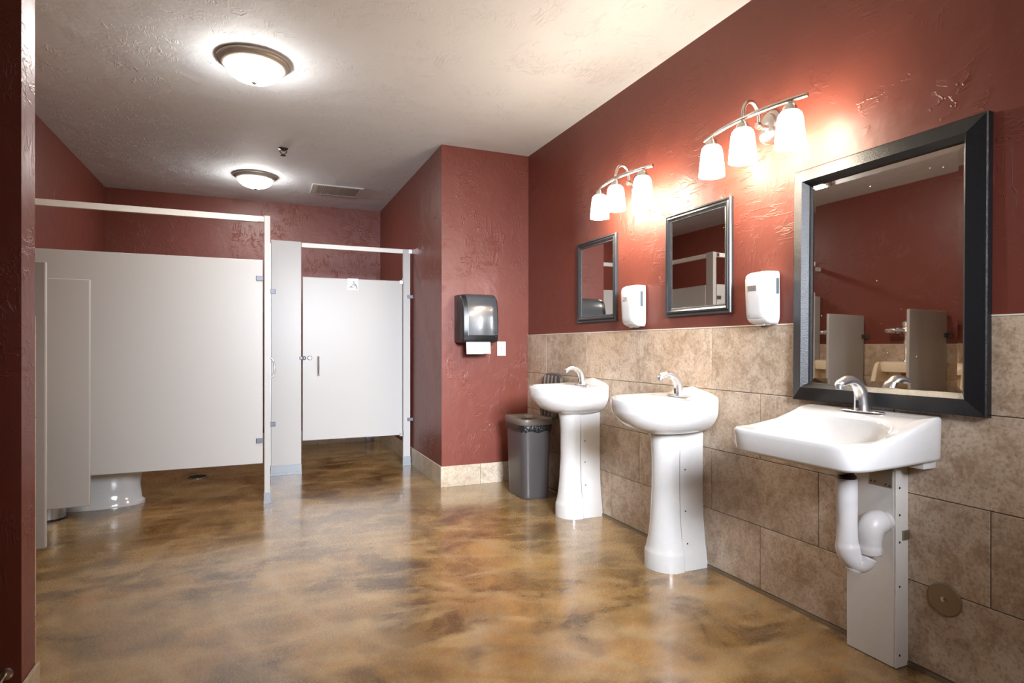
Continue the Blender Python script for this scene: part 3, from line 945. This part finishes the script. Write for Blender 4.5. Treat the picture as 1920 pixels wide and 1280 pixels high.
def pedestal_sink(yc, label):
    xw = XR - .0005
    t = thing('pedestal_sink', (xw - .13, yc, 0), label, 'sink', 'pedestal sinks')
    narrow = lambda x: 1 - .195 * sstep(-.14, -.02, x)
    def top(dz):
        return lambda x, y: .866 + dz + .044 * sstep(-.060, -.018, x) * (1 - sstep(.05, .20, abs(y))) + .006 * sstep(-.15, -.02, x)
    R = []
    for z, af, ab, b, nb in ((.682, .10, .165, .085, 4), (.690, .135, .168, .110, 5), (.704, .185, .172, .165, 9), (.724, .222, .176, .196, 12), (.750, .252, .178, .222, 14),
                         (.775, .270, .179, .238, 16), (.792, .279, .18, .243, 16), (.800, .282, .18, .245, 16), (.838, .287, .18, .247, 16)):
        R.append(dring(xw, yc, -.18, af, ab, b, 2.15, nb, z, ys=narrow))
    R.append(dring(xw, yc, -.18, .287, .18, .247, 2.15, 16, top(-.014), ys=narrow))
    R.append(dring(xw, yc, -.18, .285, .179, .245, 2.15, 16, top(-.005), ys=narrow))
    R.append(dring(xw, yc, -.18, .279, .176, .240, 2.15, 16, top(0), ys=narrow))
    outer = (-.18, .270, .170, .234, 2.15, 15.0)
    inner = (-.250, .185, .115, .195, 2.2, 2.4)
    for k in range(8):
        u = k / 7
        p = [outer[i] + (inner[i] - outer[i]) * u for i in range(6)]
        R.append(dring(xw, yc, p[0], p[1], p[2], p[3], p[4], p[5], top(-.004 * u * u), ys=narrow))
    for z, s in ((.852, .97), (.83, .92), (.80, .82), (.77, .65), (.755, .45), (.748, .2), (.747, .07)):
        R.append(dring(xw, yc, -.250, .185 * s, .115 * s, .195 * s, 2.2, 2.4, z))
    ba = obj('basin', loft(R), 'porcelain', t, True, 1.1)
    obj('drain', lathe((xw - .25, yc, .748), [(.022, 0), (.022, .003), (.012, .004)], 'Z', 20), 'chrome', ba, True, 0.5)
    # pedestal column
    W = [(0, .115), (.085, .112), (.095, .1065), (.16, .090), (.25, .078), (.4, .072), (.55, .072), (.64, .079), (.70, .090)]
    XF = [(0, -.286), (.085, -.284), (.095, -.278), (.16, -.268), (.25, -.260), (.4, -.252), (.55, -.252), (.64, -.259), (.70, -.272)]
    zz = [0.0, .01, .08, .088, .096, .12, .16, .20, .25, .32, .4, .48, .55, .60, .64, .67, .70]
    R = []
    for z in zz:
        w, xf = interp(W, z), interp(XF, z)
        R.append(dring(xw, yc, -.185, abs(xf) - .185, .037, w, 2.0, 14, z, 48))
    obj('pedestal', loft(R), 'porcelain', t, True, 0.8)
    # flat cover behind the column, up to the wall
    R = []
    for z in zz:
        w = interp([(0, .106), (.06, .100), (.12, .088), (.25, .073), (.4, .068), (.70, .069)], z)
        R.append([(xw - .1455, yc - w, z), (xw - .1455, yc + w, z), (xw - .001, yc + w, z), (xw - .001, yc - w, z)])
    cv = obj('wall_cover', loft(R), 'porcelain', t, False)
    for z in ((.50, .29, .13) if yc < 3 else (.50, .36, .21)):
        w = interp([(0, .106), (.06, .100), (.12, .088), (.25, .073), (.4, .068), (.70, .069)], z)
        o = put('screw', SCREW_Y_DARK, (xw - .115, yc - w - .0002, z), cv)
        o.rotation_euler = (0, 0, 0)
    faucet(t, xw - .098, yc, .8665)
    return t
def _scr():
    b = lathe((0, 0, 0), [(.004, 0.002), (.004, -.001), (.002, -.0016)], 'Y', 10)
    bmesh.ops.recalc_face_normals(b, faces=b.faces)
    me = bpy.data.meshes.new('screw'); b.to_mesh(me); b.free(); me.materials.append(M['dark'])
    return me
SCREW_Y_DARK = _scr()
pedestal_sink(2.49, 'white pedestal sink in the middle, below the middle mirror')
pedestal_sink(3.49, 'white pedestal sink farthest from the camera, beside the dark waste bin')

# ------------------------------------------------------------------ wall-hung sink
def wall_sink():
    yc = 1.502
    xw = XR - .0005
    t = thing('wall_sink', (xw - .2, yc, .70), 'white square wall-hung sink below the large black mirror', 'sink')
    def top(dz):
        return lambda x, y: .822 + dz + .064 * sstep(-.30, -.085, x) + .004 * sstep(-.09, -.02, x)
    bz = lambda x: .010 * sstep(-.35, 0, x)
    R = []
    nf, nb = 9, 16
    for z, af, ab, b, n1, n2 in ((.672, .035, .035, .035, 2, 2), (.680, .05, .05, .06, 2, 2), (.700, .10, .10, .11, 2.2, 2.4), (.718, .15, .14, .165, 2.8, 4), (.730, .20, .19, .215, 5, 8)):
        R.append(dring(xw, yc, -.225, af, ab, b, n1, n2, z))
    R.append(dring(xw, yc, -.225, .218, .221, .240, 7, 14, lambda x, y: .732 + bz(x)))
    R.append(dring(xw, yc, -.225, .227, .225, .249, 8, 16, lambda x, y: .736 + bz(x)))
    R.append(dring(xw, yc, -.225, .2315, .225, .253, nf, nb, lambda x, y: .745 + bz(x)))
    R.append(dring(xw, yc, -.225, .2365, .225, .2555, nf, nb, top(-.022)))
    R.append(dring(xw, yc, -.225, .237, .225, .256, nf, nb, top(-.010)))
    R.append(dring(xw, yc, -.225, .235, .224, .254, nf, nb, top(-.004)))
    R.append(dring(xw, yc, -.225, .230, .221, .249, nf, nb, top(0)))
    o6 = (-.225, .222, .216, .242, 9.0, 14.0)
    i6 = (-.275, .158, .135, .208, 3.8, 3.0)
    for k in range(9):
        u = k / 8
        p = [o6[i] + (i6[i] - o6[i]) * u for i in range(6)]
        R.append(dring(xw, yc, p[0], p[1], p[2], p[3], p[4], p[5], top(-.004 * u)))
    for z, s in ((-.012, .985), (-.03, .96)):
        R.append(dring(xw, yc, -.275, .158 * s, .135 * s, .208 * s, 3.8, 3.0, top(z)))
    for z, s in ((.775, .88), (.745, .74), (.722, .50), (.712, .22), (.710, .08)):
        R.append(dring(xw, yc, -.268, .156 * s, .133 * s, .204 * s, 3.0, 2.8, z))
    ba = obj('basin', loft(R), 'porcelain', t, True, 1.1)
    obj('drain', lathe((xw - .268, yc, .711), [(.024, 0), (.024, .003), (.013, .004)], 'Z', 20), 'chrome', ba, True, 0.5)
    obj('hanger_block', bx(xw - .070, xw - .001, yc - .226, yc + .226, .712, .742, .007, 2), 'porcelain', t, True, 0.7)
    faucet(t, xw - .078, yc - .012, .8865)
    # drain collar and insulated trap
    dx, dy = XR - .195, yc - .040
    obj('drain_collar', lathe((dx, dy, .655), [(.024, 0), (.031, .004), (.031, .014), (.024, .018), (.024, .030)], 'Z', 24), 'black', t, True, 0.6)
    P = smooth_path([(dx, dy, .660), (dx, dy, .60), (dx + .001, dy, .53), (dx, dy - .002, .46), (dx, dy - .003, .425), (dx + .006, dy - .008, .395), (dx + .022, dy - .022, .368), (dx + .036, dy - .036, .372), (dx + .046, dy - .046, .395)], 6)
    n = len(P)
    R_ = [interp([(0, .0345), (.15, .035), (.30, .033), (.46, .036), (.52, .0405), (.60, .040), (.85, .034), (1, .032)], k / (n - 1)) for k in range(n)]
    tr = obj('trap_cover', tube(P, R_, 24), 'white_pvc', t, True)
    obj('trap_nut', lathe((dx + .018, dy - .018, .338), [(.027, 0), (.029, .004), (.030, .014), (.026, .030)], 'Z', 20), 'white_pvc', tr, True, 0.7)
    ex, ey = dx + .050, dy - .050
    P = smooth_path([(ex, ey, .402), (ex, ey, .44), (ex + .001, ey, .475), (ex + .010, ey - .002, .500), (ex + .032, ey - .003, .508), (ex + .062, ey - .004, .508), (ex + .0895, ey - .004, .508)], 6)
    n = len(P)
    R_ = [interp([(0, .037), (.08, .0385), (.14, .036), (.35, .041), (.6, .043), (.75, .041), (.80, .0335), (1, .030)], k / (n - 1)) for k in range(n)]
    obj('elbow_cover', tube(P, R_, 24), 'white_pvc', t, True)
    return t
wall_sink()

# pipe chase below the wall sink
t = thing('pipe_chase', (2.08, 1.468, 0), 'tall narrow white metal channel from floor to the wall-hung sink', 'pipe chase')
obj('front_plate', bx(2.045, 2.053, 1.380, 1.560, 0.002, .711, .001, 1), 'chase', t)
obj('side_flange', bx(2.046, XR - .001, 1.3725, 1.3795, 0.002, .711, .001, 1), 'chase', t)
obj('side_flange', bx(2.053, XR - .001, 1.553, 1.559, 0.002, .711, .001, 1), 'chase', t)
for z in (.630, .535, .440, .285, .045):
    put('screw', SCREW_Y_DARK, (2.064, 1.3723, z), t)
cp = obj('cover_plate', bx(2.0425, 2.0448, 1.385, 1.470, .628, .708, .0005, 1), 'bronze', t)
cp['label'] = 'bare brownish metal plate with screws'
sx = screw_mesh(.0035, 'X', 'dark')
for y, z in ((1.462, .640), (1.448, .640), (1.408, .637), (1.393, .635)):
    put('screw', sx, (2.0415, y, z), cp)
cl = obj('wall_clip', bx(XR - .034, XR - .0015, 1.365, 1.372, .448, .480, .001, 1), 'bronze', t)
put('screw', SCREW_Y, (XR - .018, 1.3648, .464), cl)

# round cleanout cover
t = thing('cleanout_cover', (XR, 1.251, .281), 'round dull steel cleanout cover low on the tiled wall', 'wall plate')
obj('disc', lathe((XR, 1.251, .281), [(.0545, 0), (.0545, -.003), (.051, -.0055), (.01, -.007)], 'X', 48), M['bronze'], t, True, 0.5)
obj('screw', lathe((XR - .007, 1.251, .281), [(.009, 0), (.009, -.002), (.006, -.004)], 'X', 16), 'satin', t, True, 0.6)

# ------------------------------------------------------------------ towel dispenser and outlet on the end wall
t = thing('towel_dispenser', (1.61, YP, 1.155), 'black and smoky grey paper towel dispenser on the pink-lit maroon wall', 'towel dispenser')
tx0, tx1, tz0, tz1 = 1.463, 1.760, 1.155, 1.537
D = .222
def side_prof(x, ins=0.0, dz0=0.0, dz1=0.0, dmax=D):
    # (depth from the wall, height) outline
    z0, z1 = tz0 + dz0, tz1 - dz1
    pts = [(0.001, z0 + .006), (.06, z0), (dmax * .80, z0), (dmax * .93, z0 + .008), (dmax * .985, z0 + .03), (dmax, z0 + .10), (dmax * .99, z0 + .20), (dmax * .955, z0 + .27),
           (dmax * .88, z1 - .045), (dmax * .76, z1 - .018), (dmax * .60, z1 - .004), (dmax * .40, z1), (.001, z1)]
    return [(x, YP - d_ + ins, z) for d_, z in pts]
rings = []
for u, s in ((0, .93), (.006, .965), (.016, .985), (.034, 1.0), (1 - .034, 1.0), (1 - .016, .985), (1 - .006, .965), (1, .93)):
    x = tx0 + (tx1 - tx0) * u
    pr_ = side_prof(x)
    cz = (tz0 + tz1) / 2
    rings.append([(x, YP - (YP - p[1]) * (s if YP - p[1] > .01 else 1), cz + (p[2] - cz) * (s * .5 + .5)) for p in pr_])
obj('housing', loft(rings), 'black', t, True, 0.6)
# smoky cover panel slightly proud of the housing
cz = (tz0 + tz1) / 2
rings = []
for u, s in ((.125, .985), (.135, 1.012), (.16, 1.018), (.80, 1.018), (.95, 1.018), (.965, 1.010), (.975, .985)):
    x = tx0 + (tx1 - tx0) * u
    pts = [(D, tz0 + .052), (D * 1.0, tz0 + .10), (D * .99, tz0 + .20), (D * .955, tz0 + .27), (D * .88, tz1 - .045), (D * .76, tz1 - .018), (D * .60, tz1 - .004), (D * .42, tz1 - .001),
           (D * .42, tz1 - .02), (D * .7, tz1 - .05), (D * .93, tz0 + .20), (D * .95, tz0 + .06)]
    rings.append([(x, YP - d_ * s, z + (s - 1) * .35) for d_, z in pts])
obj('front_cover', loft(rings), 'smoke', t, True, 0.7)
obj('side_grip', loft([circle((tx0 + .0015, YP - .095, tz1 - .105), .026, 'X', 28, .056), circle((tx0 - .0012, YP - .095, tz1 - .105), .023, 'X', 28, .052), circle((tx0 - .0002, YP - .095, tz1 - .105), .017, 'X', 28, .045)]), 'black', t, True, 0.7)
bt = bmesh.new()
for k in range(3):
    bx(tx1 - .036 + (k % 2) * .004, tx1 - .020 + (k % 2) * .004, YP - D * 1.030, YP - D * .98, tz0 + .040 + k * .017, tz0 + .051 + k * .017, .002, 1, bt)
obj('control_buttons', bt, 'black', t)
# paper sheet with a torn edge
n = 36
b = bmesh.new()
fr_, bk_ = [], []
for i in range(n + 1):
    x = 1.502 + .200 * i / n
    zt = 1.064 + (.0035 if i % 2 else 0) + (.004 if i > n * .7 else 0)
    for arr, yy in ((fr_, YP - .185), (bk_, YP - .1835)):
        arr.append((b.verts.new((x, yy, tz0 + .012)), b.verts.new((x, yy - .004, 1.11)), b.verts.new((x, yy - .010, zt))))
for arr in (fr_, bk_):
    for i in range(n):
        for j in (0, 1):
            b.faces.new((arr[i][j], arr[i + 1][j], arr[i + 1][j + 1], arr[i][j + 1]))
for i in range(n):
    b.faces.new((fr_[i][2], fr_[i + 1][2], bk_[i + 1][2], bk_[i][2]))
obj('paper_towel', b, 'paper', t)

t = thing('wall_outlet', (1.872, YP, 1.106), 'white double power outlet beside the towel dispenser', 'outlet')
pl = obj('cover_plate', bx(1.834, 1.911, YP - .006, YP - .0005, 1.047, 1.166, .002, 2), 'white_plastic', t)
for z in (1.128, 1.085):
    s_ = obj('socket', lathe((1.872, YP - .0055, z), [(.017, 0), (.017, -.0025), (.015, -.003)], 'Y', 24), 'white_plastic', t, True, 0.6)
    b = bx(1.864, 1.8665, YP - .0092, YP - .0080, z - .002, z + .007)
    bx(1.8775, 1.880, YP - .0092, YP - .0080, z - .002, z + .007, bm=b)
    bx(1.870, 1.874, YP - .0092, YP - .0080, z - .010, z - .006, bm=b)
    obj('slot', b, 'dark', s_)
put('screw', SCREW_Y_DARK, (1.872, YP - .0062, 1.1065), t)

# ------------------------------------------------------------------ waste bin with its lid flipped open
bxc, byc = 1.898, 4.105
t = thing('waste_bin', (bxc, byc, 0), 'dark taupe plastic waste bin with black liner beside the farthest sink', 'waste bin')
def brect(hx, hy, z, e=5.0, cx=bxc, cy=byc, n=48):
    out = []
    for i in range(n):
        a = 2 * PI * i / n
        c, s = math.cos(a), math.sin(a)
        out.append((cx + math.copysign(hx * abs(c) ** (2 / e), c), cy + math.copysign(hy * abs(s) ** (2 / e), s), z))
    return out
obj('body', loft([brect(.104, .155, 0), brect(.108, .160, .006), brect(.110, .162, .02), brect(.126, .176, .545), brect(.122, .172, .545), brect(.106, .156, .03)]), 'bin', t, True, 0.8)
ln = []
for z, g, in ((.545, .0), (.551, .006), (.545, .010), (.530, .007), (.512, .010), (.500, .003)):
    r = brect(.126 + g, .176 + g, z)
    ln.append([(p[0], p[1], p[2] + .006 * math.sin(i * 1.7) + .004 * math.sin(i * 3.1)) for i, p in enumerate(r)])
obj('liner', loft(ln, False, False), 'liner', t, True)
obj('rim', loft([brect(.134, .184, .546), brect(.139, .189, .552), brect(.141, .191, .580), brect(.137, .187, .592), brect(.128, .178, .594), brect(.112, .162, .582), brect(.108, .158, .556)], False, False), 'bin_rim', t, True, 0.9)
# open lid leaning up against the wall
lx = 2.052
lid = []
for x, hy, hz in ((lx - .012, .150, .160), (lx - .010, .158, .168), (lx + .010, .162, .172), (lx + .016, .150, .160)):
    r = []
    for i in range(40):
        a = 2 * PI * i / 40
        c, s = math.cos(a), math.sin(a)
        z_ = math.copysign(hz * abs(s) ** (2 / 4.0), s)
        r.append((x + z_ * .10, 4.03 + math.copysign(hy * abs(c) ** (2 / 4.0), c), .752 + z_))
    lid.append(r)
ld = obj('lid', loft(lid), 'bin', t, True, 0.8)
for k in range(4):
    y = 4.03 - .09 + k * .06
    b = bx(lx - .026, lx - .008, y - .004, y + .004, .60, .905, .001, 1)
    for v in b.verts: v.co.x += (v.co.z - .752) * .10
    obj('rib', b, 'bin_rim', ld)
for s in (-1, 1):
    obj('hinge', tube([(bxc + .142, 4.03 + s * .09 - .02, .588), (bxc + .142, 4.03 + s * .09 + .02, .588)], .009, 10), 'bin_rim', ld, True, 0.6)

# ------------------------------------------------------------------ door stop on the near wing wall
dsx, dsz = -0.652, 0.200
t = thing('door_stop', (dsx, YW0, dsz), 'small chrome door stop low on the dark near wall at the left edge', 'door stop')
obj('base_disc', lathe((dsx, YW0, dsz), [(.018, 0), (.018, -.004), (.010, -.008)], 'Y', 20), 'satin', t, True, 0.6)
obj('stem', tube([(dsx, YW0 - .006, dsz), (dsx - .004, YW0 - .055, dsz - .012)], .006, 12), 'satin', t, True, 0.6)
obj('tip', lathe((dsx - .004, YW0 - .055, dsz - .012), [(.008, 0), (.014, -.006), (.014, -.016), (.008, -.022)], 'Y', 18), 'satin', t, True, 0.6)
